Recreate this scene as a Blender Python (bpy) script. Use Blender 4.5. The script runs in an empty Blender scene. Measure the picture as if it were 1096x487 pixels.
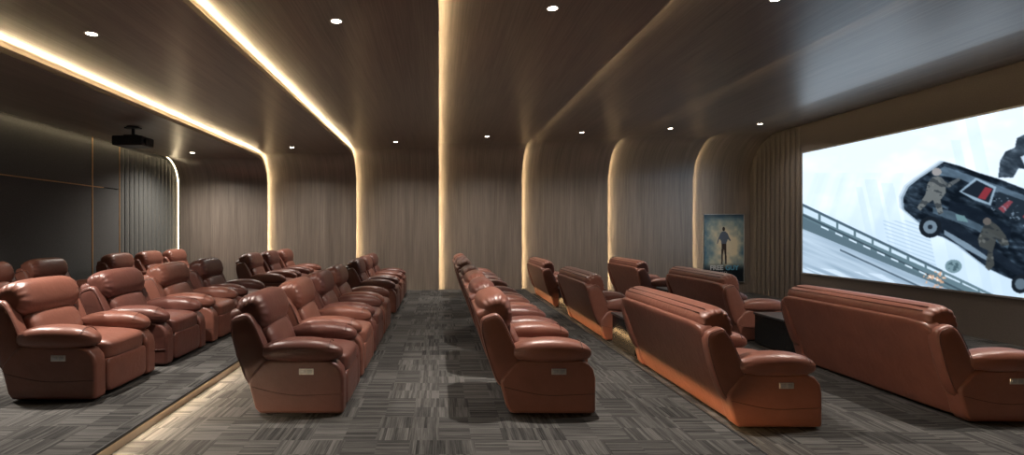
import bpy, bmesh, math, random
import numpy as np
from mathutils import Vector, Matrix, noise
random.seed(7)
SC = bpy.context.scene
COL = SC.collection
PI = math.pi

# ------------------------------------------------------------------ helpers
def link(o, parent=None):
    COL.objects.link(o)
    if parent is not None:
        o.parent = parent
    return o

def mesh_obj(name, me, mat=None, parent=None):
    if mat is not None and not me.materials:
        me.materials.append(mat)
    return link(bpy.data.objects.new(name, me), parent)

def bm_obj(name, bm, mat, parent=None, smooth=False, bevel=0, seg=2):
    bmesh.ops.remove_doubles(bm, verts=bm.verts, dist=1e-6)
    bmesh.ops.recalc_face_normals(bm, faces=bm.faces)
    me = bpy.data.meshes.new(name)
    bm.to_mesh(me); bm.free()
    if smooth:
        for p in me.polygons: p.use_smooth = True
    o = mesh_obj(name, me, mat, parent)
    if bevel:
        md = o.modifiers.new('bevel', 'BEVEL'); md.width = bevel; md.segments = seg
        md.limit_method = 'ANGLE'; md.angle_limit = math.radians(35)
        for p in me.polygons: p.use_smooth = True
        md2 = o.modifiers.new('wn', 'WEIGHTED_NORMAL'); md2.keep_sharp = True
    return o

def box(bm, x0, x1, y0, y1, z0, z1):
    v = [bm.verts.new((x, y, z)) for z in (z0, z1) for y in (y0, y1) for x in (x0, x1)]
    for f in ((0,2,3,1),(4,5,7,6),(0,1,5,4),(2,6,7,3),(0,4,6,2),(1,3,7,5)):
        bm.faces.new([v[i] for i in f])

def prism(bm, pts, y0, y1):
    a = [bm.verts.new((x, y0, z)) for x, z in pts]
    b = [bm.verts.new((x, y1, z)) for x, z in pts]
    bm.faces.new(a); bm.faces.new(b[::-1])
    n = len(pts)
    for i in range(n):
        bm.faces.new((a[i], b[i], b[(i+1) % n], a[(i+1) % n]))

def tube(bm, pts, r, n=6, closed=False):
    pts = [Vector(p) for p in pts]; rings = []
    m = len(pts)
    for i, p in enumerate(pts):
        a = pts[(i-1) % m] if (closed or i > 0) else p
        b = pts[(i+1) % m] if (closed or i < m-1) else p
        d = (b-a).normalized()
        s = d.cross(Vector((0, 0, 1)))
        if s.length < .1: s = d.cross(Vector((0, 1, 0)))
        s.normalize(); t = d.cross(s)
        rings.append([bm.verts.new(p + r*(s*math.cos(2*PI*k/n) + t*math.sin(2*PI*k/n))) for k in range(n)])
    for i in range(m if closed else m-1):
        A, B = rings[i], rings[(i+1) % m]
        for k in range(n):
            bm.faces.new((A[k], A[(k+1) % n], B[(k+1) % n], B[k]))
    if not closed:
        bm.faces.new(rings[0][::-1]); bm.faces.new(rings[-1])

def cyl(bm, c, r, z0, z1, n=32, r2=None):
    r2 = r if r2 is None else r2
    a = [bm.verts.new((c[0]+r*math.cos(2*PI*k/n), c[1]+r*math.sin(2*PI*k/n), z0)) for k in range(n)]
    b = [bm.verts.new((c[0]+r2*math.cos(2*PI*k/n), c[1]+r2*math.sin(2*PI*k/n), z1)) for k in range(n)]
    bm.faces.new(a[::-1]); bm.faces.new(b)
    for k in range(n):
        bm.faces.new((a[k], a[(k+1) % n], b[(k+1) % n], b[k]))

def pillow(bm, c, h, n=4.5, seg=14, tilt=0, fn=None, ny=None, nb=None):
    """rounded puffy block: centre c, half sizes h, leaning back by tilt about Y."""
    ny = ny or seg
    cache = {}
    ct, st = math.cos(tilt), math.sin(tilt)
    def vert(p):
        k = (round(p[0], 5), round(p[1], 5), round(p[2], 5))
        if k in cache: return cache[k]
        m = max(abs(q) for q in p)
        e = nb or n
        s = ((abs(p[0])**n+abs(p[2])**n)**(e/n)+abs(p[1])**e)**(1/e)
        q = [a*m/s for a in p]
        if fn:
            q = list(fn(*q))
        x, y, z = q[0]*h[0], q[1]*h[1], q[2]*h[2]
        X = c[0] + x*ct - z*st
        Z = c[2] + x*st + z*ct
        cache[k] = bm.verts.new((X, c[1]+y, Z))
        return cache[k]
    def lin(a): return [math.sin((-1+2*i/a)*PI/2*.62)/math.sin(PI/2*.62) for i in range(a+1)]
    L, LY = lin(seg), lin(ny)
    for ax in range(3):
        u, v = [(1, 2), (0, 2), (0, 1)][ax]
        U = LY if u == 1 else L
        V = LY if v == 1 else L
        for s in (-1, 1):
            for i in range(len(U)-1):
                for j in range(len(V)-1):
                    q = []
                    for a, b in ((U[i], V[j]), (U[i+1], V[j]), (U[i+1], V[j+1]), (U[i], V[j+1])):
                        p = [0, 0, 0]; p[ax] = s; p[u] = a; p[v] = b
                        q.append(vert(p))
                    bm.faces.new(q)

# ------------------------------------------------------------------ materials
def new_mat(name):
    m = bpy.data.materials.new(name); m.use_nodes = True
    nt = m.node_tree; nt.nodes.clear()
    out = nt.nodes.new('ShaderNodeOutputMaterial')
    b = nt.nodes.new('ShaderNodeBsdfPrincipled')
    nt.links.new(b.outputs[0], out.inputs[0])
    return m, nt, b

def N(nt, t, **kw):
    n = nt.nodes.new(t)
    for k, v in kw.items():
        if k.startswith('i_'): n.inputs[k[2:].replace('_', ' ')].default_value = v
        else: setattr(n, k, v)
    return n

def ramp(nt, fac, stops):
    r = nt.nodes.new('ShaderNodeValToRGB')
    e = r.color_ramp.elements
    while len(e) < len(stops): e.new(.5)
    for i, (p, c) in enumerate(stops):
        e[i].position = p; e[i].color = (*c, 1)
    nt.links.new(fac, r.inputs[0])
    return r.outputs[0]

def bump(nt, b, h, strength=.2, dist=.005):
    n = N(nt, 'ShaderNodeBump'); n.inputs['Strength'].default_value = strength
    n.inputs['Distance'].default_value = dist
    nt.links.new(h, n.inputs['Height']); nt.links.new(n.outputs[0], b.inputs['Normal'])

def plain(name, col, rough=.5, metal=0, spec=.5, noise_amt=.12, scale=30):
    m, nt, b = new_mat(name)
    tc = N(nt, 'ShaderNodeTexCoord'); nz = N(nt, 'ShaderNodeTexNoise')
    nz.inputs['Scale'].default_value = scale; nz.inputs['Detail'].default_value = 4
    nt.links.new(tc.outputs['Object'], nz.inputs['Vector'])
    lo = tuple(c*(1-noise_amt) for c in col); hi = tuple(min(1, c*(1+noise_amt)) for c in col)
    nt.links.new(ramp(nt, nz.outputs[0], [(.3, lo), (.7, hi)]), b.inputs['Base Color'])
    b.inputs['Roughness'].default_value = rough; b.inputs['Metallic'].default_value = metal
    b.inputs['Specular IOR Level'].default_value = spec
    return m

def emit_mat(name, col, s):
    m = bpy.data.materials.new(name); m.use_nodes = True; nt = m.node_tree; nt.nodes.clear()
    o = nt.nodes.new('ShaderNodeOutputMaterial'); e = nt.nodes.new('ShaderNodeEmission')
    e.inputs[0].default_value = (*col, 1); e.inputs[1].default_value = s
    nt.links.new(e.outputs[0], o.inputs[0]); return m

def leather(name='chestnut leather', lo=(.172, .065, .045), hi=(.212, .083, .058)):
    m, nt, b = new_mat(name)
    tc = N(nt, 'ShaderNodeTexCoord')
    n1 = N(nt, 'ShaderNodeTexNoise'); n1.inputs['Scale'].default_value = 5; n1.inputs['Detail'].default_value = 5
    n2 = N(nt, 'ShaderNodeTexVoronoi'); n2.inputs['Scale'].default_value = 160
    n3 = N(nt, 'ShaderNodeTexNoise'); n3.inputs['Scale'].default_value = 9; n3.inputs['Detail'].default_value = 6
    n3.inputs['Distortion'].default_value = 1.2
    for n in (n1, n2, n3): nt.links.new(tc.outputs['Object'], n.inputs['Vector'])
    nt.links.new(ramp(nt, n1.outputs[0], [(.3, lo), (.7, hi)]), b.inputs['Base Color'])
    b.inputs['Roughness'].default_value = .36
    b.inputs['Specular IOR Level'].default_value = .5
    ad = N(nt, 'ShaderNodeMath', operation='MULTIPLY_ADD'); ad.inputs[1].default_value = .12
    nt.links.new(n2.outputs[0], ad.inputs[0]); nt.links.new(n3.outputs[0], ad.inputs[2])
    bump(nt, b, ad.outputs[0], .32, .012)
    return m

def veneer(name='wood veneer', dark=(.108, .088, .073), light=(.262, .220, .184), rough=.31, coord='UV'):
    m, nt, b = new_mat(name)
    tc = N(nt, 'ShaderNodeTexCoord')
    mp = N(nt, 'ShaderNodeMapping'); mp.inputs['Scale'].default_value = (55, .9, 1)
    mq = N(nt, 'ShaderNodeMapping'); mq.inputs['Scale'].default_value = (9, .35, 1)
    for q in (mp, mq): nt.links.new(tc.outputs[coord], q.inputs[0])
    a = N(nt, 'ShaderNodeTexNoise'); a.inputs['Scale'].default_value = 1; a.inputs['Detail'].default_value = 7; a.inputs['Roughness'].default_value = .68
    c = N(nt, 'ShaderNodeTexNoise'); c.inputs['Scale'].default_value = 1; c.inputs['Detail'].default_value = 3; c.inputs['Distortion'].default_value = .6
    nt.links.new(mp.outputs[0], a.inputs['Vector']); nt.links.new(mq.outputs[0], c.inputs['Vector'])
    mx = N(nt, 'ShaderNodeMath', operation='MULTIPLY_ADD'); mx.inputs[1].default_value = .65
    s = N(nt, 'ShaderNodeMath', operation='MULTIPLY'); s.inputs[1].default_value = .35
    nt.links.new(c.outputs[0], s.inputs[0]); nt.links.new(a.outputs[0], mx.inputs[0]); nt.links.new(s.outputs[0], mx.inputs[2])
    nt.links.new(ramp(nt, mx.outputs[0], [(.34, dark), (.64, light)]), b.inputs['Base Color'])
    b.inputs['Roughness'].default_value = rough
    b.inputs['Specular IOR Level'].default_value = .75
    b.inputs['Coat Weight'].default_value = .35; b.inputs['Coat Roughness'].default_value = .38
    bump(nt, b, a.outputs[0], .06, .002)
    return m

def carpet():
    m, nt, b = new_mat('strip carpet tiles')
    T = .46
    tc = N(nt, 'ShaderNodeTexCoord'); sp = N(nt, 'ShaderNodeSeparateXYZ')
    geo = N(nt, 'ShaderNodeNewGeometry')
    nt.links.new(geo.outputs['Position'], sp.inputs[0])
    def M(op, a, b_=None, c=None):
        n = N(nt, 'ShaderNodeMath', operation=op)
        for i, v in enumerate((a, b_, c)):
            if v is None: continue
            if isinstance(v, (int, float)): n.inputs[i].default_value = v
            else: nt.links.new(v, n.inputs[i])
        return n.outputs[0]
    x, y = sp.outputs[0], sp.outputs[1]
    ty = M('FLOOR', M('DIVIDE', y, T))
    xo = M('MULTIPLY_ADD', M('FRACT', M('MULTIPLY', ty, .5)), T*.9, x)      # rows shifted against each other
    tx = M('FLOOR', M('DIVIDE', xo, T))
    par = M('FRACT', M('MULTIPLY', M('ADD', tx, ty), .5))
    sw = M('GREATER_THAN', par, .25)
    def mix(f, a, b_):
        n = N(nt, 'ShaderNodeMix'); n.data_type = 'FLOAT'
        nt.links.new(f, n.inputs[0]); nt.links.new(a, n.inputs[2]); nt.links.new(b_, n.inputs[3]); return n.outputs[0]
    along, across = mix(sw, xo, y), mix(sw, y, xo)
    ca = M('FLOOR', M('DIVIDE', along, T/2)); cc = M('FLOOR', M('DIVIDE', across, T/20))
    cv = N(nt, 'ShaderNodeCombineXYZ'); nt.links.new(ca, cv.inputs[0]); nt.links.new(cc, cv.inputs[1])
    nt.links.new(M('MULTIPLY', sw, 77.3), cv.inputs[2])
    wn = N(nt, 'ShaderNodeTexWhiteNoise'); nt.links.new(cv.outputs[0], wn.inputs['Vector'])
    cv2 = N(nt, 'ShaderNodeCombineXYZ'); nt.links.new(M('MULTIPLY', along, 4), cv2.inputs[0]); nt.links.new(M('MULTIPLY', across, 105), cv2.inputs[1])
    nt.links.new(M('MULTIPLY', sw, 31.0), cv2.inputs[2])
    fn = N(nt, 'ShaderNodeTexNoise'); fn.inputs['Scale'].default_value = 1; fn.inputs['Detail'].default_value = 3
    nt.links.new(cv2.outputs[0], fn.inputs['Vector'])
    cv3 = N(nt, 'ShaderNodeCombineXYZ'); nt.links.new(ca, cv3.inputs[0]); nt.links.new(M('FLOOR', M('DIVIDE', across, T)), cv3.inputs[1])
    w2 = N(nt, 'ShaderNodeTexWhiteNoise'); nt.links.new(cv3.outputs[0], w2.inputs['Vector'])
    v = M('MULTIPLY_ADD', wn.outputs[0], .34, M('MULTIPLY_ADD', fn.outputs[0], .80, M('MULTIPLY', w2.outputs[0], .22)))
    nt.links.new(ramp(nt, v, [(.34, (.012, .0115, .011)), (.62, (.047, .0448, .0425)), (.92, (.102, .097, .091))]), b.inputs['Base Color'])
    b.inputs['Roughness'].default_value = .95; b.inputs['Specular IOR Level'].default_value = .15
    pn = N(nt, 'ShaderNodeTexNoise'); pn.inputs['Scale'].default_value = 260
    nt.links.new(geo.outputs['Position'], pn.inputs['Vector'])
    bump(nt, b, pn.outputs[0], .5, .006)
    return m

M_LEA = leather()
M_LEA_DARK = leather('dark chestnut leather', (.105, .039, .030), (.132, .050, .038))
M_WOOD = veneer()
M_OAK = veneer('pale oak riser', (.24, .185, .125), (.46, .37, .27), .5, 'Object')
M_CARPET = carpet()
M_BLACK = plain('black metal nosing', (.010, .010, .011), .45)
M_PIPING = plain('dark leather piping', (.085, .026, .017), .5)
M_GREYWALL = plain('charcoal wall cloth', (.085, .086, .084), .75, noise_amt=.18, scale=60)
M_SLAT = plain('charcoal fluted panel', (.098, .101, .095), .6)
M_SCRWALL = plain('brown fabric wall', (.100, .084, .075), .8, noise_amt=.1, scale=60)
M_SLATW = plain('brown fluted panel', (.105, .088, .076), .6)
M_BRASS = plain('brushed brass', (.62, .38, .20), .42, .6)
M_PLAST = plain('black plastic', (.012, .012, .013), .4)
M_CHROME = plain('brushed nickel', (.55, .53, .50), .35, 1)
M_WHITE = plain('white trim ring', (.75, .73, .70), .4)
M_TABLE = plain('black lacquer', (.014, .014, .015), .22, spec=.22)
M_TABTOP = plain('dark grey stone top', (.050, .050, .052), .3)
M_SILVER = plain('aluminium frame', (.45, .45, .46), .35, .8)
WARM = (1.0, .765, .44)

def setp(o, label=None, cat=None, group=None, kind=None):
    if label: o['label'] = label
    if cat: o['category'] = cat
    if group: o['group'] = group
    if kind: o['kind'] = kind
    return o
def struct(o, label=None):
    o['kind'] = 'structure'
    if label: o['label'] = label
    return o
def empty(name, loc, rz=0):
    o = bpy.data.objects.new(name, None); o.empty_display_size = .1
    link(o); o.location = loc; o.rotation_euler = (0, 0, rz); return o

# ------------------------------------------------------------------ room shell
Y0 = -4.2                                            # wall behind the camera
XL, XR = -6.52, 8.18
EDGE = [XL+.10, -4.27, -2.08, 0.0, 2.12, 4.36, 6.62, XR+.03]
HT = [3.24, 3.36, 3.48, 3.60, 3.69, 3.78, 3.88]
DW = [12.75+.13*i for i in range(7)]
RR = [.62, .70, .80, .90, 1.0, 1.05, 1.15]
ZF = {'left': .10, 'mid': 0.0, 'right': -.12}

bm = bmesh.new(); box(bm, -2.21, 2.165, Y0, 13.6, -.30, 0); box(bm, 2.164, 2.188, Y0, 13.6, -.013, 0)
struct(bm_obj('floor', bm, M_CARPET), 'patterned grey carpet of the middle aisle level')
bm = bmesh.new(); box(bm, XL-.1, -2.22, Y0, 13.6, -.30, .10); box(bm, -2.221, -2.183, Y0, 13.6, .088, .10)
struct(bm_obj('floor', bm, M_CARPET), 'patterned grey carpet of the raised platform')
bm = bmesh.new(); box(bm, 2.14, XR+.1, Y0, 13.6, -.40, -.12)
struct(bm_obj('floor', bm, M_CARPET), 'patterned grey carpet of the sunken level by the screen')
# step trims: black nosing, oak riser
bm = bmesh.new(); box(bm, -2.184, -2.166, Y0, 13.2, .082, .103)
struct(bm_obj('trim_1', bm, M_BLACK, bevel=.003), 'black nosing along the raised platform')
bm = bmesh.new(); box(bm, -2.24, -2.203, Y0, 13.2, 0.0, .088)
struct(bm_obj('trim_2', bm, M_OAK), 'pale oak riser below the raised platform')
bm = bmesh.new(); box(bm, 2.187, 2.207, Y0, 13.25, -.015, .003)
struct(bm_obj('trim_3', bm, M_BLACK, bevel=.003), 'black nosing at the drop to the screen level')

def rib_profile(D, H, R, zb, t=0):
    pts = [(Y0-.05, H+t)]
    c = (D-R, H-R)
    for k in range(25):
        a = PI/2*(1-k/24)
        pts.append((c[0]+(R+t)*math.cos(a), c[1]+(R+t)*math.sin(a)))
    pts.append((D+t, zb))
    return pts

def rib(i):
    x0 = EDGE[i] - (.30 if i else 0); x1 = EDGE[i+1]
    t = .028
    zb = -.02
    if i >= 4: zb = -.2
    pin, pout = rib_profile(DW[i], HT[i], RR[i], zb), rib_profile(DW[i], HT[i], RR[i], zb, t)
    bm = bmesh.new(); uv = bm.loops.layers.uv.new('UVMap')
    s = [0]
    for a, b in zip(pin, pin[1:]): s.append(s[-1]+math.hypot(b[0]-a[0], b[1]-a[1]))
    def face(vs, uvs):
        f = bm.faces.new(vs)
        for l, q in zip(f.loops, uvs): l[uv].uv = q
        return f
    for pr, sh in ((pin, 0), (pout, 1)):
        L = [bm.verts.new((x0, y, z)) for y, z in pr]; Rr = [bm.verts.new((x1, y, z)) for y, z in pr]
        for k in range(len(pr)-1):
            q = [L[k], Rr[k], Rr[k+1], L[k+1]]; w = [(x0+i*3.7, s[k]), (x1+i*3.7, s[k]), (x1+i*3.7, s[k+1]), (x0+i*3.7, s[k+1])]
            f = face(q, w); f.smooth = True
            if sh: f.normal_flip()
        if sh == 0: Li, Ri = L, Rr
        else: Lo, Ro = L, Rr
    for A, B, x in ((Li, Lo, x0), (Ri, Ro, x1)):
        A = [bm.verts.new(v.co) for v in A]; B = [bm.verts.new(v.co) for v in B]
        for k in range(len(A)-1):
            face([A[k], B[k], B[k+1], A[k+1]], [(x, s[k]), (x+t, s[k]), (x+t, s[k+1]), (x, s[k+1])])
    if i < 6:                                        # small upstand along the free edge that hides the LED tape
        po, pq = rib_profile(DW[i], HT[i], RR[i], zb, t-.002), rib_profile(DW[i], HT[i], RR[i], zb, t+.032)
        for xa in (x1-.012, x1):
            A = [bm.verts.new((xa, y, z)) for y, z in po]; B = [bm.verts.new((xa, y, z)) for y, z in pq]
            for k in range(len(A)-1): bm.faces.new([A[k], B[k], B[k+1], A[k+1]])
        A = [bm.verts.new((x1-.012, y, z)) for y, z in pq]; B = [bm.verts.new((x1, y, z)) for y, z in pq]
        for k in range(len(A)-1): bm.faces.new([A[k], B[k], B[k+1], A[k+1]])
    me = bpy.data.meshes.new('ceiling'); bm.to_mesh(me); bm.free()
    return mesh_obj('ceiling', me, M_WOOD)
ORD = ['first', 'second', 'third', 'fourth', 'fifth', 'sixth', 'seventh']
for i in range(7):
    struct(rib(i), ORD[i] + ' wood veneer band from the projector wall, curving from ceiling into back wall')

# LED strips tucked in the gap behind each band edge
LED_S = [72, 72, 84, 88, 92, 74, 0]
def strip_curve(name, i, x, off, w, mat, inner=.030):
    """thin ribbon following the band profile, facing sideways and away from the band"""
    zb = .02 if i < 4 else -.10
    p, q = rib_profile(DW[i], HT[i], RR[i], zb, .040), rib_profile(DW[i], HT[i], RR[i], zb, .068)
    bm = bmesh.new()
    A = [bm.verts.new((x, y, z)) for y, z in p]; B = [bm.verts.new((x, y, z)) for y, z in q]
    for k in range(len(p)-1): bm.faces.new((A[k], B[k], B[k+1], A[k+1]))
    return bm_obj(name, bm, mat)
PAIR = [('first', 'second'), ('second', 'third'), ('third', 'fourth'), ('fourth', 'fifth'), ('fifth', 'sixth'), ('sixth', 'seventh')]
for i in range(6):
    mt = emit_mat('warm led %d' % i, WARM, LED_S[i])
    o = strip_curve('led_strip', i, EDGE[i+1]-.038, 0, .020, mt)
    setp(o, 'warm LED strip hidden between the %s and %s veneer bands counted from the projector wall' % PAIR[i], 'light strip', 'LED strips between veneer bands')

# left (projector) wall
bm = bmesh.new(); box(bm, XL-.2, XL-.08, Y0, 13.4, -.3, 4.3)
struct(bm_obj('wall_left', bm, M_GREYWALL), 'charcoal wall behind the projector')
def flutes(bm, x, sgn, ya, yb, z0, z1, pitch, depth):
    n = int(round((yb-ya)/pitch)); pts = []
    for k in range(n):
        a = ya+k*(yb-ya)/n; w = (yb-ya)/n
        pts += [(x, a), (x, a+w*.14)]
        for j in range(7):
            t = j/6; pts.append((x+sgn*depth*math.sin(PI*(.12+.76*t)), a+w*(.18+.78*t)))
    pts.append((x, yb))
    A = [bm.verts.new((p[0], p[1], z0)) for p in pts]; B = [bm.verts.new((p[0], p[1], z1)) for p in pts]
    for k in range(len(pts)-1): bm.faces.new((A[k], A[k+1], B[k+1], B[k]))
bm = bmesh.new(); flutes(bm, XL-.075, 1, 10.57, 12.95, .1, 3.2, .17, .035)
struct(bm_obj('wall_left', bm, M_SLAT), 'fluted charcoal section of the projector wall')
for k, (ya, yb) in enumerate(((Y0, 1.9), (1.92, 5.8), (5.82, 9.72), (9.75, 10.55))):
    bm = bmesh.new(); box(bm, XL-.085, XL-.05, ya, yb, .1, 2.335)
    if k != 9: box(bm, XL-.085, XL-.05, ya, yb, 2.355, 3.6)
    struct(bm_obj('wall_left', bm, M_GREYWALL, bevel=.004), 'charcoal cloth panels of the projector wall')
bm = bmesh.new(); box(bm, XL-.06, XL-.042, 9.722, 9.748, .1, 3.4)
setp(bm_obj('trim_4', bm, M_BRASS), 'tall vertical brass strip on the charcoal wall', None, None, 'structure')
bm = bmesh.new(); box(bm, XL-.06, XL-.042, 10.55, 10.57, .1, 3.4)
setp(bm_obj('trim_5', bm, M_BRASS), 'vertical brass strip beside the fluted charcoal section', None, None, 'structure')
bm = bmesh.new(); box(bm, XL-.062, XL-.040, Y0, 10.05, 2.337, 2.353)
setp(bm_obj('trim_6', bm, M_BRASS), 'horizontal brass strip crossing the charcoal wall', None, None, 'structure')
# led on top of the left wall: runs along the first band's outer edge, down the corner
mt = emit_mat('warm led wall', (1.0, .78, .48), 15)
p = rib_profile(DW[0], HT[0], RR[0], .12, .03)
bm = bmesh.new()
A = [bm.verts.new((XL+.02, y, z)) for y, z in p]; B = [bm.verts.new((XL+.045, y, z)) for y, z in p]
for k in range(len(p)-1): bm.faces.new((A[k], B[k], B[k+1], A[k+1]))
setp(bm_obj('led_strip', bm, mt), 'slim LED strip along the top and corner of the charcoal projector wall', 'light strip')
# screen wall
bm = bmesh.new(); box(bm, XR, XR+.15, Y0, 13.7, -.4, 4.3)
struct(bm_obj('wall_right', bm, M_SCRWALL), 'brown wall around the screen')
bm = bmesh.new(); flutes(bm, XR, -1, 11.62, 13.4, -.12, 3.925, .17, .012)
struct(bm_obj('wall_right', bm, M_SLATW), 'fluted brown section between back wall and screen')
bm = bmesh.new(); box(bm, XL-.2, XR+.15, Y0-.1, Y0, -.4, 4.3)
struct(bm_obj('wall_front', bm, M_SCRWALL))
bm = bmesh.new(); box(bm, XL-.2, XR+.15, 13.55, 13.7, -.4, 4.3)
struct(bm_obj('wall_back', bm, M_BLACK))
bm = bmesh.new(); box(bm, XL-.2, XR+.15, Y0-.1, 13.7, 4.3, 4.4)
struct(bm_obj('ceiling', bm, M_BLACK), 'slab above the veneer bands')

# step LEDs
bm = bmesh.new(); box(bm, -2.2028, -2.2018, Y0, 13.0, .063, .084)
setp(bm_obj('led_strip', bm, emit_mat('warm led riser', (1.0, .78, .53), 150)), 'warm LED strip under the nosing of the raised platform', 'light strip')
bm = bmesh.new(); box(bm, 2.166, 2.168, Y0, 13.0, -.048, -.016)
setp(bm_obj('led_strip', bm, emit_mat('warm led drop', (1.0, .61, .27), 27)), 'warm LED strip under the nosing behind the double sofas', 'light strip')

# ------------------------------------------------------------------ downlights
M_LAMP = emit_mat('downlight lamp', (1.0, .86, .68), 30)
me_ring = me_lamp = None
def downlight(x, y, z, e, label, beam=124, blend_=.9):
    global me_ring, me_lamp
    r = empty('downlight', (x, y, z))
    setp(r, label, 'downlight', 'recessed ceiling downlights')
    if me_ring is None:
        bm = bmesh.new(); n = 32; prof = [(.045, .004), (.047, -.004), (.060, -.005), (.064, -.001), (.064, .003)]
        R = [[bm.verts.new((a*math.cos(2*PI*k/n), a*math.sin(2*PI*k/n), b)) for k in range(n)] for a, b in prof]
        for A, B in zip(R, R[1:]):
            for k in range(n): bm.faces.new((A[k], A[(k+1) % n], B[(k+1) % n], B[k]))
        o = bm_obj('trim_ring', bm, M_WHITE, r, smooth=True); me_ring = o.data
        bm = bmesh.new(); cyl(bm, (0, 0), .045, -.003, 0)
        o = bm_obj('lamp', bm, M_LAMP, r); me_lamp = o.data
    else:
        mesh_obj('trim_ring', me_ring, None, r); mesh_obj('lamp', me_lamp, None, r)
    L = bpy.data.lights.new('spot', 'SPOT'); L.energy = e; L.color = (1.0, .92, .83)
    L.spot_size = math.radians(beam); L.spot_blend = blend_; L.shadow_soft_size = .05
    lo = bpy.data.objects.new('spot', L); link(lo, r); lo.location = (0, 0, -.02)
PX = [-5.45, -3.28, -.97, 1.07, 3.18, 5.15, 7.15]
E_NEAR = 540
EF2 = [1.7, 1.0, .9, 1.0, .8, .8, .5]
EF = [2.1, 1.15, .35, 1.2, .12, 1.0, .6]
for i in range(7):
    downlight(PX[i] if i else -5.5, 11.45, HT[i], 270*EF2[i], 'round ceiling downlight near the back wall in the %s veneer band from projector wall' % ORD[i], 146, 1.0)
for i in range(7):
    downlight(PX[i], 4.85, HT[i], E_NEAR*EF[i], 'round ceiling downlight above the recliner rows in the %s veneer band from projector wall' % ORD[i])
for i in range(7):
    downlight(PX[i], -1.7, HT[i], E_NEAR*EF[i]*.08, 'round downlight behind the viewer in the %s veneer band from projector wall' % ORD[i], 100, .8)

# ------------------------------------------------------------------ seating
TILT = math.radians(20)
CT, ST = math.cos(TILT), math.sin(TILT)
OB = (.0, .30)
def bk(v, u):                                       # back frame -> x, z
    return (OB[0]+v*CT-u*ST, OB[1]+v*ST+u*CT)
SIDE = [(.03, .015), (-.005, .06), (-.062, .27), (-.045, .31), (.05, .425), (.12, .455), (.58, .455), (.655, .425), (.70, .37), (.715, .30), (.715, .015)]

def pleats(axis_amp=.03, k=26):
    def f(x, y, z):
        w = max(0, (abs(y)-.55)/.45)
        g = 1 - axis_amp*w*(.5+.5*math.sin(k*math.atan2(z, x)+2*math.sin(5*y)))
        b = 1 + .05*(1-y*y)
        return x*g*b, y, z*g*b
    return f

def arm_side(s, y_c, root, w=.15):
    bm = bmesh.new(); prism(bm, SIDE, y_c-w/2, y_c+w/2)
    o = bm_obj('arm_panel', bm, M_LEA, root, bevel=.028, seg=4)
    if s:
        bm = bmesh.new(); ys = y_c+s*(w/2+.0005); pts = []
        for k in range(15):
            t = k/14; pts.append((-.03+t*.735, ys, .235-.075*math.sin(min(1, t*1.6)*PI/2)+.03*max(0, t-.4)))
        tube(bm, pts, .0035, 6)
        bm_obj('seam', bm, M_PIPING, o, smooth=True)
    return o

def arm_pad(y_c, root, hw=.122):
    def f(x, y, z):
        z2 = z*(1-.10*x*x) + .10*(1-x*x) - .16*max(0, x)**3 - .10*max(0, -x)**2
        g = 1-.09*max(0, (abs(x)-.6)/.4)*(.5+.5*math.sin(14*math.atan2(z, y)))
        return x, y*g*(1-.08*x*x), z2*g
    bm = bmesh.new(); pillow(bm, (.358, y_c, .512), (.338, hw, .098), 2.65, 18, 0, f)
    o = bm_obj('arm_pad', bm, M_LEA, root, smooth=True)
    bm = bmesh.new()
    pts = [(.60, y_c+.96*hw*math.sin(a), .512+.088*math.cos(a)) for a in [(-1.15+2.3*k/14) for k in range(15)]]
    tube(bm, pts, .003, 5); bm_obj('seam', bm, M_PIPING, o, smooth=True)
    return o

def control(s, y, root):
    bm = bmesh.new(); box(bm, .355, .475, y-.004, y+.004, .335, .385)
    o = bm_obj('control_panel', bm, M_CHROME, root, bevel=.004)
    o['label'] = 'brushed nickel control panel'
    for k in range(2):
        bm = bmesh.new(); box(bm, .368+.052*k, .410+.052*k, y+s*.002, y+s*.0065, .346, .374)
        bm_obj('button', bm, M_SILVER, o, bevel=.003)

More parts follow.
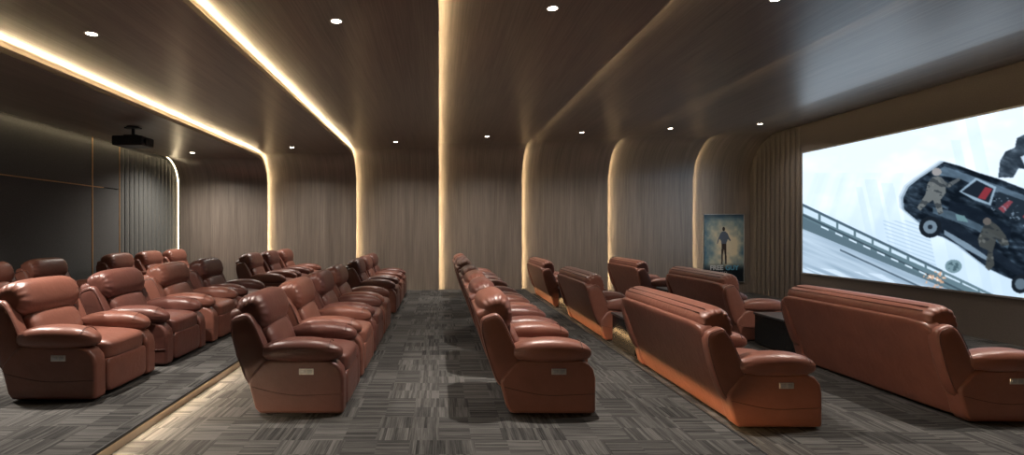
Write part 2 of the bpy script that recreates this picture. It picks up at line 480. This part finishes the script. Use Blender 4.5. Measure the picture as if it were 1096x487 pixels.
def build_seat(root, W, seats, near_s=-1):
    """W total width between outer arm faces; seats list of (y_centre, half_width)."""
    for s in (-1, 1):
        arm_side(s, s*(W/2-.075), root); arm_pad(s*(W/2-.085), root)
    for s in (-1, 1): control(s, s*(W/2+.001), root)
    IW = W/2-.15
    # underframe
    bm = bmesh.new(); box(bm, .06, .66, -IW-.01, IW+.01, .03, .30)
    bm_obj('underframe', bm, M_LEA, root, bevel=.02)
    for s in (-1, 1):
        for x in (.08, .64):
            bm = bmesh.new(); cyl(bm, (x, s*(W/2-.075)), .022, 0, .03, 12, .026)
            bm_obj('foot', bm, M_PLAST, root)
    for yc, hw in seats:
        bm = bmesh.new()
        def f(x, y, z):
            return x, y, z + .10*(1-x*x)*(1-y*y)*(1 if z > 0 else 0) - .12*max(0, x)**4*(z > 0)
        pillow(bm, (.39, yc, .395), (.335, hw-.006, .095), 6, 14, math.radians(-3), f)
        bm_obj('seat_cushion', bm, M_LEA, root, smooth=True)
        bm = bmesh.new()
        pillow(bm, (.672, yc, .175), (.05, hw-.008, .145), 7, 12)
        bm_obj('footrest', bm, M_LEA, root, smooth=True)
        def lf(x, y, z):
            w = max(0, (abs(y)-.6)/.4)
            g = 1-.09*w*(.5+.5*math.sin(14*math.atan2(z, x)))
            return x*g*(1+.15*(1-y*y)-.10*z), y, z*g
        bm = bmesh.new(); x, z = bk(.105, .235); pillow(bm, (x, yc, z), (.10, hw-.004, .150), 3.4, 16, TILT, lf, None, 5)
        bm_obj('lumbar_cushion', bm, M_LEA, root, smooth=True)
    # back shell, continuous from the floor line to the headrest
    bm = bmesh.new()
    x, z = bk(0, .155)
    pillow(bm, (x, 0, z), (.062, W/2-.075, .435), 12, 14, TILT, None, 20)
    sh = bm_obj('backrest_shell', bm, M_LEA, root, smooth=True)
    hwid = W/2-.085
    for s in (-1, 1):
        bm = bmesh.new(); x, z = bk(.030, .225)
        def wf(x, y, z):
            return x*(1-.18*max(0, z)) - .06*max(0, -z), y, z
        pillow(bm, (x, s*(W/2-.083), z), (.122, .066, .305), 4.4, 16, math.radians(19), wf)
        w = bm_obj('side_wing', bm, M_LEA, root, smooth=True)
        bm = bmesh.new(); pts = []
        n = 40
        for k in range(n):
            a = 2*PI*k/n; e = 4.4
            c_, s_ = math.cos(a), math.sin(a)
            r = (abs(c_)**e+abs(s_)**e)**(-1/e)
            qx, qz = c_*r*.93*(1-.18*max(0, s_*r)), s_*r*.95
            t = math.radians(19)
            pts.append((x+qx*.122*math.cos(t)-qz*.305*math.sin(t), s*(W/2-.083+.058), z+qx*.122*math.sin(t)+qz*.305*math.cos(t)))
        tube(bm, pts, .0035, 5, closed=True); bm_obj('seam', bm, M_PIPING, w, smooth=True)
    x, z = bk(.104, .505)
    def hf(x, y, z):
        w = max(0, (abs(y)-(.72 if len(seats) == 1 else .90))/(.28 if len(seats) == 1 else .10))
        g = 1-.09*w*(.5+.5*math.sin(15*math.atan2(z, x)+4*y))
        return (x*(1+.12*z) + .10*(1-z*z)*(x > 0))*g, y, z*g*(1+.04*(1-y*y))
    bm = bmesh.new(); pillow(bm, (x, 0, z), (.128, hwid - (.03 if len(seats) > 1 else 0), .160), 2.7, 26, TILT, hf, 26 if len(seats) == 1 else 44, 4.6 if len(seats) == 1 else 12)
    hr = bm_obj('headrest', bm, M_LEA, root, smooth=True)
    if len(seats) > 1:
        bm = bmesh.new()
        for th in (100, 122):
            c_, s_ = math.cos(math.radians(th)), math.sin(math.radians(th))
            q = (abs(c_)**2.7+abs(s_)**2.7)**(-1/2.7)
            px_, pz_ = c_*q*(1+.12*s_*q)*.128, s_*q*.160*1.03
            pts = [(x+px_*CT-pz_*ST, yy, z+px_*ST+pz_*CT) for yy in [(-hwid+.10)+(2*hwid-.20)*k/16 for k in range(17)]]
            tube(bm, pts, .006, 6)
        bm_obj('piping', bm, M_PIPING, hr, smooth=True)

def copy_tree(o, parent=None):
    c = o.copy(); COL.objects.link(c)
    if parent is not None: c.parent = parent
    for ch in list(o.children): copy_tree(ch, c)
    return c

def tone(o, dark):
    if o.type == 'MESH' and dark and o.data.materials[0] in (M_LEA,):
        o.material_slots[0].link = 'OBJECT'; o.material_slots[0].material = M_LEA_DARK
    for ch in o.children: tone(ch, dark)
proto = empty('recliner_chair', (0, 0, 0))
build_seat(proto, .90, [(0, .30)])
first = True
NTH4 = ['first', 'second', 'third', 'fourth']
Y_NEAR = [4.61, 5.67, 6.74, 7.82]
Y_FAR = [9.75, 10.80, 11.85]
ROWS = [
    ('Z', -6.02, .10, [6.9, 7.95], [9.75, 10.80, 11.85], 'row by charcoal projector wall', 'recliners along the projector wall'),
    ('A', -3.52, .10, [4.64, 5.74, 6.84, 7.95], [9.85, 10.90, 11.95], 'row on raised platform edge', 'recliners at the edge of the raised platform'),
    ('C', -1.49, .0, Y_NEAR, Y_FAR, 'row below lit oak riser', 'recliners below the lit riser'),
    ('B', .556, .0, Y_NEAR, Y_FAR, 'row behind the double sofas', 'recliners on the middle aisle'),
]
for code, x, z, near, far, desc, grp in ROWS:
    for blk, ys in ((0, near), (1, far)):
        for k, y in enumerate(ys):
            r = proto if first else copy_tree(proto)
            first = False
            r.location = (x, y, z)
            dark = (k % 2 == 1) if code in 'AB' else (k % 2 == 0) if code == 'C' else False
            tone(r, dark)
            t = 'dark' if dark else 'pale'
            if code == 'Z' and blk == 0:
                r['label'] = '%s brown leather recliner before plain charcoal wall panels, %s from fluted section' % (t, ('second', 'first')[k])
            elif blk == 0:
                r['label'] = '%s brown recliner, %s seat in the block of four, %s' % (t, NTH4[k], desc)
            else:
                r['label'] = '%s brown recliner, %s seat in block by back wall, %s' % (t, NTH4[k], desc)
            r['category'] = 'recliner'
            r['group'] = grp

sofa = empty('double_recliner_sofa', (0, 0, 0))
SW = 2.06
build_seat(sofa, SW, [(-.505, .37), (.505, .37)])
bm = bmesh.new(); prism(bm, [(max(q[0], .12), q[1]) for q in SIDE[3:]] + [(.12, .015)], -.135, .135); bm_obj('console_arm', bm, M_LEA, sofa, bevel=.028, seg=4)
arm_pad(0, sofa, .125)
SY = [4.18+SW/2, 7.52+SW/2, 10.82+SW/2]
wh = ['first of its row', 'in the middle of its row', 'beside the wood back wall']
n = 0
for x, desc, grp in ((2.41, 'orange-lit from below', 'double sofas along the lit drop'), (4.42, 'facing the screen wall', 'double sofas closest to the screen')):
    for k, y in enumerate(SY):
        r = sofa if n == 0 else copy_tree(sofa); n += 1
        r.location = (x, y + (.12 if x > 3 and k == 0 else 0), -.12)
        r['label'] = 'two-seat brown recliner sofa %s, %s' % (desc, wh[k])
        r['category'] = 'sofa'; r['group'] = grp

# low black side tables in the gaps between the sofas
def side_table(x, y, z, label):
    r = empty('side_table', (x, y, z)); setp(r, label, 'side table', 'low black side tables between the double sofas')
    L, W = .62, .42
    bm = bmesh.new(); box(bm, .0, L, -W, W, .03, .43); bm_obj('cabinet_body', bm, M_TABLE, r, bevel=.006)
    bm = bmesh.new(); box(bm, -.012, L+.012, -W-.012, W+.012, .43, .46); bm_obj('table_top', bm, M_TABTOP, r, bevel=.006)
    bm = bmesh.new(); box(bm, .03, L-.03, -W+.03, W-.03, 0, .03); bm_obj('plinth', bm, M_BLACK, r)
for x, d in ((2.47, 'between orange-lit sofas'), (4.50, 'between sofas facing the screen')):
    for y, e in (((4.24+SW+7.52)/2, 'in the front gap'), ((7.52+SW+10.82)/2, 'in the gap near the back wall')):
        side_table(x, y, -.12, 'low black side table %s, %s' % (e, d))

# ------------------------------------------------------------------ projector
pr = empty('projector', (-5.12, 8.6, HT[0]))
setp(pr, 'black ceiling projector hanging by a short pole near the charcoal wall', 'projector')
bm = bmesh.new(); cyl(bm, (0, 0), .10, -.025, 0, 24); box(bm, -.12, .12, -.05, .05, -.035, -.012); bm_obj('ceiling_plate', bm, M_PLAST, pr, bevel=.003)
bm = bmesh.new(); cyl(bm, (0, 0), .025, -.15, -.02, 16); bm_obj('pole', bm, M_PLAST, pr)
bm = bmesh.new(); box(bm, -.11, .11, -.09, .09, -.165, -.145)
for sx in (-1, 1):
    for sy in (-1, 1): tube(bm, [(0, 0, -.14), (sx*.16, sy*.10, -.19)], .009, 6)
bm_obj('bracket', bm, M_PLAST, pr)
bm = bmesh.new(); box(bm, -.25, .25, -.19, .19, -.335, -.175)
body = bm_obj('body', bm, M_PLAST, pr, bevel=.025, seg=3)
bm = bmesh.new(); tube(bm, [(.24, -.06, -.26), (.275, -.06, -.26)], .058, 24); bm_obj('lens', bm, M_TABLE, pr, smooth=False)
bm = bmesh.new()
for k in range(7): box(bm, -.19+.05*k, -.165+.05*k, -.193, -.188, -.30, -.22)
bm_obj('vent_grille', bm, M_BLACK, body)

# ------------------------------------------------------------------ pictures (colours computed per vertex)
def s2l(c):
    c = np.clip(np.asarray(c, float), 0, 255)/255
    return np.where(c <= .04045, c/12.92, ((c+.055)/1.055)**2.4)
def pic_mesh(name, P, rgb, mat, parent, tint=(1, 1, 1)):
    """P: (h,w,3) positions; rgb (h,w,3) sRGB 0-255"""
    h, w = P.shape[:2]
    me = bpy.data.meshes.new(name)
    idx = np.arange(h*w).reshape(h, w)
    f = np.stack([idx[:-1, :-1], idx[:-1, 1:], idx[1:, 1:], idx[1:, :-1]], -1).reshape(-1, 4)
    me.vertices.add(h*w); me.vertices.foreach_set('co', P.reshape(-1).astype(np.float32))
    me.loops.add(f.size); me.loops.foreach_set('vertex_index', f.reshape(-1).astype(np.int32))
    me.polygons.add(len(f)); me.polygons.foreach_set('loop_start', (np.arange(len(f))*4).astype(np.int32))
    me.update(calc_edges=True)
    ca = me.color_attributes.new('picture', 'FLOAT_COLOR', 'POINT')
    lin = s2l(rgb)*np.array(tint); ca.data.foreach_set('color', np.concatenate([lin, np.ones((h, w, 1))], -1).reshape(-1).astype(np.float32))
    return mesh_obj(name, me, mat, parent)
def inpoly(X, Y, poly):
    r = np.zeros(X.shape, bool); n = len(poly); j = n-1
    for i in range(n):
        xi, yi = poly[i]; xj, yj = poly[j]
        with np.errstate(divide='ignore', invalid='ignore'):
            c = ((yi > Y) != (yj > Y)) & (X < (xj-xi)*(Y-yi)/(yj-yi+1e-9)+xi)
        r ^= c; j = i
    return r
def vnoise(X, Y, seed=0):
    xi, yi = np.floor(X).astype(int), np.floor(Y).astype(int); xf, yf = X-xi, Y-yi
    def h(a, b):
        v = np.sin(a*127.1+b*311.7+seed*74.7)*43758.5453
        return v-np.floor(v)
    u, v = xf*xf*(3-2*xf), yf*yf*(3-2*yf)
    return (h(xi, yi)*(1-u)+h(xi+1, yi)*u)*(1-v)+(h(xi, yi+1)*(1-u)+h(xi+1, yi+1)*u)*v
def fbm(X, Y, o=4, seed=0):
    return sum(vnoise(X*2**k, Y*2**k, seed+k)/2**(k+1) for k in range(o))
def blend(img, mask, col, a=1.0):
    m = (mask.astype(float)*a)[..., None]
    img[:] = img*(1-m)+np.asarray(col, float)*m

def attr_emit(name, s):
    m = bpy.data.materials.new(name); m.use_nodes = True; nt = m.node_tree; nt.nodes.clear()
    o = nt.nodes.new('ShaderNodeOutputMaterial'); e = nt.nodes.new('ShaderNodeEmission')
    a = nt.nodes.new('ShaderNodeAttribute'); a.attribute_name = 'picture'
    nt.links.new(a.outputs['Color'], e.inputs[0]); e.inputs[1].default_value = s
    nt.links.new(e.outputs[0], o.inputs[0]); return m

# film frame on the screen, drawn in its own picture coordinates a (0 far end .. 1), b
YA, YB, ZB, ZT = 11.53, 5.30, .565, 3.235
scr = empty('projection_screen', (XR, YB, ZB))
setp(scr, 'large glowing screen showing a black car flipping beside a bridge, on the brown wall', 'screen')
w_, h_ = 760, 330
yy = np.linspace(YA, YB, w_)[None, :].repeat(h_, 0); zz = np.linspace(ZT, ZB, h_)[:, None].repeat(w_, 1)
U = 470+8.18*550/yy; V = 247-(zz-1.5)*550/yy           # drafting grid the artwork was measured in
img = np.zeros((h_, w_, 3)); img[:] = (228, 234, 239)
c = fbm(U/40, V/22, 4, 3)
blend(img, np.clip((c-.40)*2.6, 0, 1), (250, 252, 253), .9)
sk = fbm((U+V*.3)/26, (V+2.6*U)/60, 4, 12); blend(img, np.clip((sk-.5)*3, 0, 1)*(V > 185), (192, 206, 216), .6)
blend(img, np.clip((V-205-.16*(U-858))/45, 0, 1), (196, 210, 221), .75)
# hazy tower blocks, tilted
t = U-.22*(V-200)
for a, b, top in ((917, 924, 200), (928, 941, 192), (945, 958, 196), (962, 985, 210), (1000, 1016, 196), (1050, 1064, 118), (1030, 1040, 150)):
    blend(img, (t > a) & (t < b) & (V > top), (188, 203, 214), .32)
blend(img, (t > 938) & (t < 985) & (V > 236) & ((V-.35*U) % 4 < 1.4), (165, 182, 194), .6)
# speed streaks
g = fbm((U+V*.5)/70, (V-.42*U)/3.2, 3, 9)
def line_y(x, x0, y0, s): return y0+s*(x-x0)
road = V > line_y(U, 858, 243, .42)
blend(img, road, (152, 167, 180), .95); blend(img, road, (208, 218, 226), 1); blend(img, road, (104, 122, 138), 0)
img[road] = (np.array((128, 146, 160))[None]*(1-g[road][:, None]*.9)+np.array((226, 233, 239))[None]*g[road][:, None]*.9)
blend(img, (V > line_y(U, 858, 285, .10)) & road & (g > .5), (225, 232, 238), .5)
top = line_y(U, 858, 217, .475)
band = (V > top) & (V < line_y(U, 858, 244, .415))
blend(img, band, (92, 112, 118), .95)
blend(img, band & (V < top+10-.03*(U-858)) & (V > top+3) & ((U-858) % 19 > 2.5), (212, 224, 231), .9)
blend(img, (np.abs(V-(top+1)) < 1.2) & (U < 1010), (70, 86, 96), .9)
blend(img, (np.abs(V-(top+12)) < 1.0), (58, 72, 80), .9)
blend(img, band & (V > top+15), (84, 100, 108), .6)
for k in range(9):
    a = 880+k*15; blend(img, (U > a) & (U < a+8) & (np.abs(V-(line_y(U, 858, 232.5, .455))) < .9), (222, 232, 238), .9)
blend(img, (np.abs(V-line_y(U, 858, 249-3, .46)-2) < 1.0) & (U > 900), (64, 78, 88), .8)
# sparks
sp = fbm(U/3, V/2.5, 2, 5); d = np.hypot(U-1003, (V-299)*1.4)
blend(img, (d < 14) & (sp > .45), (226, 168, 130), .8); blend(img, (d < 9) & (sp > .6), (255, 240, 225), .9)
# flying disc
d = np.hypot((U-1022)/9, (V-285)/7.2); blend(img, d < 1, (112, 134, 138), .95); blend(img, (d < .7) & (sp > .45), (64, 84, 90), .8)
# the car
body_ = [(968, 212), (974, 200), (984, 192), (996, 184), (1012, 173), (1030, 178), (1046, 184), (1072, 192), (1100, 203), (1160, 232), (1200, 262), (1215, 300), (1200, 335), (1150, 330), (1120, 318), (1096, 303), (1080, 297), (1061, 288), (1046, 277), (1028, 263), (1012, 254), (1004, 252), (988, 240), (976, 230), (969, 224)]
for dx, a in ((-5, .25), (-2.5, .4)): blend(img, inpoly(U-dx, V-dx*.3, body_), (90, 108, 122), a)
cb = inpoly(U, V, body_); tn = np.clip((fbm((U+V)/13, (V-.45*U)/4.5, 5, 21)-.25)*1.6, 0, 1)**1.7
img[cb] = np.array((14, 20, 27))[None]*(1-tn[cb][:, None])+np.array((84, 100, 114))[None]*tn[cb][:, None]
blend(img, inpoly(U, V, [(1004, 232), (1026, 240), (1060, 262), (1090, 284), (1120, 306), (1116, 310), (1086, 292), (1056, 272), (1022, 250), (1006, 246)]), (26, 33, 42), .8)
blend(img, inpoly(U, V, [(1018, 214), (1050, 224), (1084, 244), (1082, 258), (1048, 238), (1016, 226)]), (20, 27, 36), .85)
blend(img, inpoly(U, V, [(1000, 186), (1012, 178), (1044, 189), (1096, 208), (1150, 235), (1146, 240), (1090, 214), (1030, 192)]), (120, 140, 155), .55)
blend(img, inpoly(U, V, [(1028, 205), (1046, 190), (1068, 200), (1062, 220), (1044, 214)]), (150, 168, 180), .9)
blend(img, inpoly(U, V, [(1031, 205), (1047, 193), (1065, 202), (1060, 217), (1045, 211)]), (28, 34, 42))
blend(img, inpoly(U, V, [(1048, 212), (1056, 200), (1064, 202), (1056, 214)]), (132, 48, 54))
blend(img, inpoly(U, V, [(1070, 205), (1096, 214), (1130, 232), (1118, 246), (1088, 236), (1066, 224)]), (34, 42, 50))
blend(img, inpoly(U, V, [(1070, 223), (1082, 214), (1086, 216), (1076, 228)]), (128, 62, 68)); blend(img, inpoly(U, V, [(1096, 232), (1108, 222), (1112, 226), (1101, 236)]), (128, 62, 68))
m = inpoly(U, V, [(1064, 205), (1150, 240), (1140, 262), (1062, 226)]) & (sp > .58); blend(img, m, (150, 166, 178), .6)
blend(img, inpoly(U, V, [(1012, 246), (1040, 262), (1060, 276), (1058, 279), (1036, 267), (1012, 251)]), (140, 156, 168), .8)
blend(img, inpoly(U, V, [(1000, 222), (1020, 226), (1050, 240), (1082, 262), (1080, 266), (1046, 246), (1000, 228)]), (96, 114, 126), .6)
blend(img, inpoly(U, V, [(1024, 229), (1034, 231), (1038, 238), (1026, 236)]), (110, 140, 140), .8)
d = np.hypot((U-997)/12, (V-243)/11.5); blend(img, d < 1, (24, 29, 35)); blend(img, (d < .62), (120, 134, 144), .9); blend(img, d < .22, (36, 42, 50))
d = np.hypot((U-1094)/10, (V-304)/10); blend(img, d < 1, (24, 29, 35)); blend(img, (d < .6), (110, 124, 134), .8)
# clinging riders: one on the bonnet, one at the door
for poly, col in (([(999, 190), (1007, 188), (1013, 194), (1014, 206), (1008, 214), (1011, 228), (1006, 230), (1000, 214), (994, 218), (986, 226), (983, 222), (992, 208), (994, 197)], (112, 112, 108)),
                  ([(1007, 190), (1016, 196), (1028, 190), (1029, 193), (1017, 201), (1010, 198)], (88, 90, 90)),
                  ([(1055, 240), (1062, 236), (1070, 242), (1078, 252), (1082, 262), (1074, 264), (1068, 256), (1064, 270), (1066, 284), (1060, 290), (1056, 286), (1059, 268), (1050, 264), (1048, 256)], (70, 70, 66))):
    m = inpoly(U, V, poly); blend(img, m, col, .9); blend(img, m & (tn > .35), (34, 38, 42), .6); blend(img, m & (fbm(U/5, V/6, 2, 8) > .58), (150, 146, 138), .35)
blend(img, np.hypot((U-1004)/5.2, (V-184)/4.2) < 1, (150, 142, 138)); blend(img, np.hypot((U-1058)/4.5, (V-237)/4) < 1, (96, 88, 82))
# dark machine entering at the top
pl = [(1070, 190), (1072, 172), (1078, 162), (1088, 158), (1090, 148), (1110, 138), (1150, 130), (1180, 160), (1160, 196), (1120, 192), (1104, 182), (1092, 180), (1086, 190)]
cb = inpoly(U, V, pl); img[cb] = np.array((38, 46, 54))[None]*(1-tn[cb][:, None])+np.array((112, 124, 134))[None]*tn[cb][:, None]
blend(img, inpoly(U, V, [(1094, 168), (1106, 162), (1112, 172), (1100, 180)]), (210, 220, 228), .9)
for _ in range(2):
    img[1:-1, 1:-1] = (img[1:-1, 1:-1]*4+img[:-2, 1:-1]+img[2:, 1:-1]+img[1:-1, :-2]+img[1:-1, 2:])/8
P = np.stack([np.full_like(yy, -.022), yy-YB, zz-ZB], -1)
pic_mesh('screen_picture', P, img, attr_emit('projected film frame', 1.28), scr, (.90, 1.0, 1.10))
bm = bmesh.new(); box(bm, -.02, -.002, 0, YA-YB, 0, ZT-ZB); bm_obj('screen_panel', bm, M_WHITE, scr)
bm = bmesh.new()
for a in ((-.03, -.001, -.03, 0, -.03, ZT-ZB+.03), (-.03, -.001, YA-YB, YA-YB+.03, -.03, ZT-ZB+.03), (-.03, -.001, 0, YA-YB, -.03, 0), (-.03, -.001, 0, YA-YB, ZT-ZB, ZT-ZB+.03)): box(bm, *a)
bm_obj('screen_frame', bm, M_SILVER, scr)

# poster on the back wall
PD = DW[6]; px0, px1, pz0, pz1 = 752, 796, 302, 229
X0, X1 = (px0-470)*PD/550, (px1-470)*PD/550; Z0, Z1 = 1.5-(px_ := (pz0-247))*PD/550, 1.5-(pz1-247)*PD/550
ps = empty('framed_poster', (X0, PD, Z0)); setp(ps, 'framed blue poster with a standing figure under the letters FREE GUY', 'poster')
ps['label'] = 'framed blue film poster with a standing figure on the wood back wall'
PW, PH = X1-X0, Z1-Z0
w_, h_ = 150, 250
a = np.linspace(0, 1, w_)[None, :].repeat(h_, 0); b = np.linspace(0, 1, h_)[:, None].repeat(w_, 1)    # b from top
img = np.zeros((h_, w_, 3)); img[:] = (78, 116, 136)
cl = fbm(a*5, b*7, 5, 31); glow = np.exp(-((a-.5)**2/.14+(b-.42)**2/.09))
m = np.clip(cl*1.5-.45+glow*.75, 0, 1); img = img*(1-m[..., None])+np.array((226, 214, 184))*m[..., None]
dk = np.clip((b-.72)/.12, 0, 1)[..., None]; img = img*(1-dk)+np.array((16, 26, 34))*dk
dk = np.clip((.10-b)/.08, 0, 1)[..., None]; img = img*(1-.6*dk)+np.array((30, 56, 76))*.6*dk
fig = [[(.46, .25), (.54, .25), (.60, .28), (.62, .34), (.57, .42), (.565, .46), (.57, .60), (.575, .74), (.535, .74), (.525, .60), (.505, .52), (.48, .60), (.475, .74), (.435, .74), (.44, .60), (.445, .46), (.44, .40), (.40, .36), (.42, .28)],
       [(.42, .28), (.44, .32), (.38, .38), (.35, .44), (.33, .43), (.36, .36)], [(.60, .28), (.64, .34), (.68, .38), (.66, .40), (.60, .36)]]
for q in fig: blend(img, inpoly(a, b, q), (92, 104, 122))
for q in fig[:1]: blend(img, inpoly(a, b, q) & (b > .435), (62, 50, 46))
blend(img, np.hypot((a-.5)/.035, (b-.215)/.032) < 1, (40, 34, 34))
blend(img, (b > .055) & (b < .068) & (a > .12) & (a < .88) & ((a*43 % 1) > .25), (120, 150, 165), .6)
pm, nt, bs = new_mat('poster print'); at = nt.nodes.new('ShaderNodeAttribute'); at.attribute_name = 'picture'
nt.links.new(at.outputs['Color'], bs.inputs['Base Color']); bs.inputs['Roughness'].default_value = .3
P = np.stack([.02+a*(PW-.04), np.full_like(a, -.026), .02+(1-b)*(PH-.04)], -1)
pic_mesh('print', P, img, pm, ps)
bm = bmesh.new(); box(bm, .01, PW-.01, -.024, -.002, .01, PH-.01); bm_obj('backing', bm, M_BLACK, ps)
bm = bmesh.new()
for q in ((0, .022, -.04, -.001, 0, PH), (PW-.022, PW, -.04, -.001, 0, PH), (.022, PW-.022, -.04, -.001, 0, .022), (.022, PW-.022, -.04, -.001, PH-.022, PH)): box(bm, *q)
bm_obj('frame', bm, M_SILVER, ps, bevel=.003)
def lettering(txt, size, x, z, col, bold=0):
    cu = bpy.data.curves.new('t', 'FONT'); cu.body = txt; cu.size = size; cu.align_x = 'CENTER'; cu.extrude = .001; cu.offset = bold
    o = bpy.data.objects.new('t', cu); COL.objects.link(o)
    bpy.context.view_layer.update()
    me = bpy.data.meshes.new_from_object(o.evaluated_get(bpy.context.evaluated_depsgraph_get()))
    bpy.data.objects.remove(o)
    me.materials.clear()
    me.transform(Matrix.Rotation(PI/2, 4, 'X'))
    q = mesh_obj('lettering', me, plain('ink '+txt, col, .4), ps); q.location = (x, -.0285, z)
lettering('FREE', .168, PW*.325, PH*.182, (.55, .56, .56), .006)
lettering('GUY', .168, PW*.70, PH*.182, (.10, .33, .50), .006)
lettering('JULY 2', .06, PW*.5, PH*.135, (.45, .47, .48), .001)

# ------------------------------------------------------------------ world, camera, view
w = bpy.data.worlds.new('World'); SC.world = w; w.use_nodes = True
w.node_tree.nodes['Background'].inputs[0].default_value = (.02, .02, .022, 1)
cam = bpy.data.cameras.new('Camera'); co = bpy.data.objects.new('Camera', cam); link(co)
co.location = (0, 0, 1.5); co.rotation_euler = (PI/2, 0, 0)
cam.sensor_width = 36; cam.lens = 36*550/1096; cam.shift_x = 78/1096; cam.shift_y = 3.5/1096; cam.clip_start = .05
SC.camera = co
SC.view_settings.view_transform = 'Standard'; SC.view_settings.look = 'None'
SC.view_settings.exposure = 0; SC.view_settings.gamma = 1; SC.view_settings.use_curve_mapping = False
SC.cycles.use_denoising = True
SC.cycles.max_bounces = 8; SC.cycles.diffuse_bounces = 4
SC.cycles.sample_clamp_indirect = 4
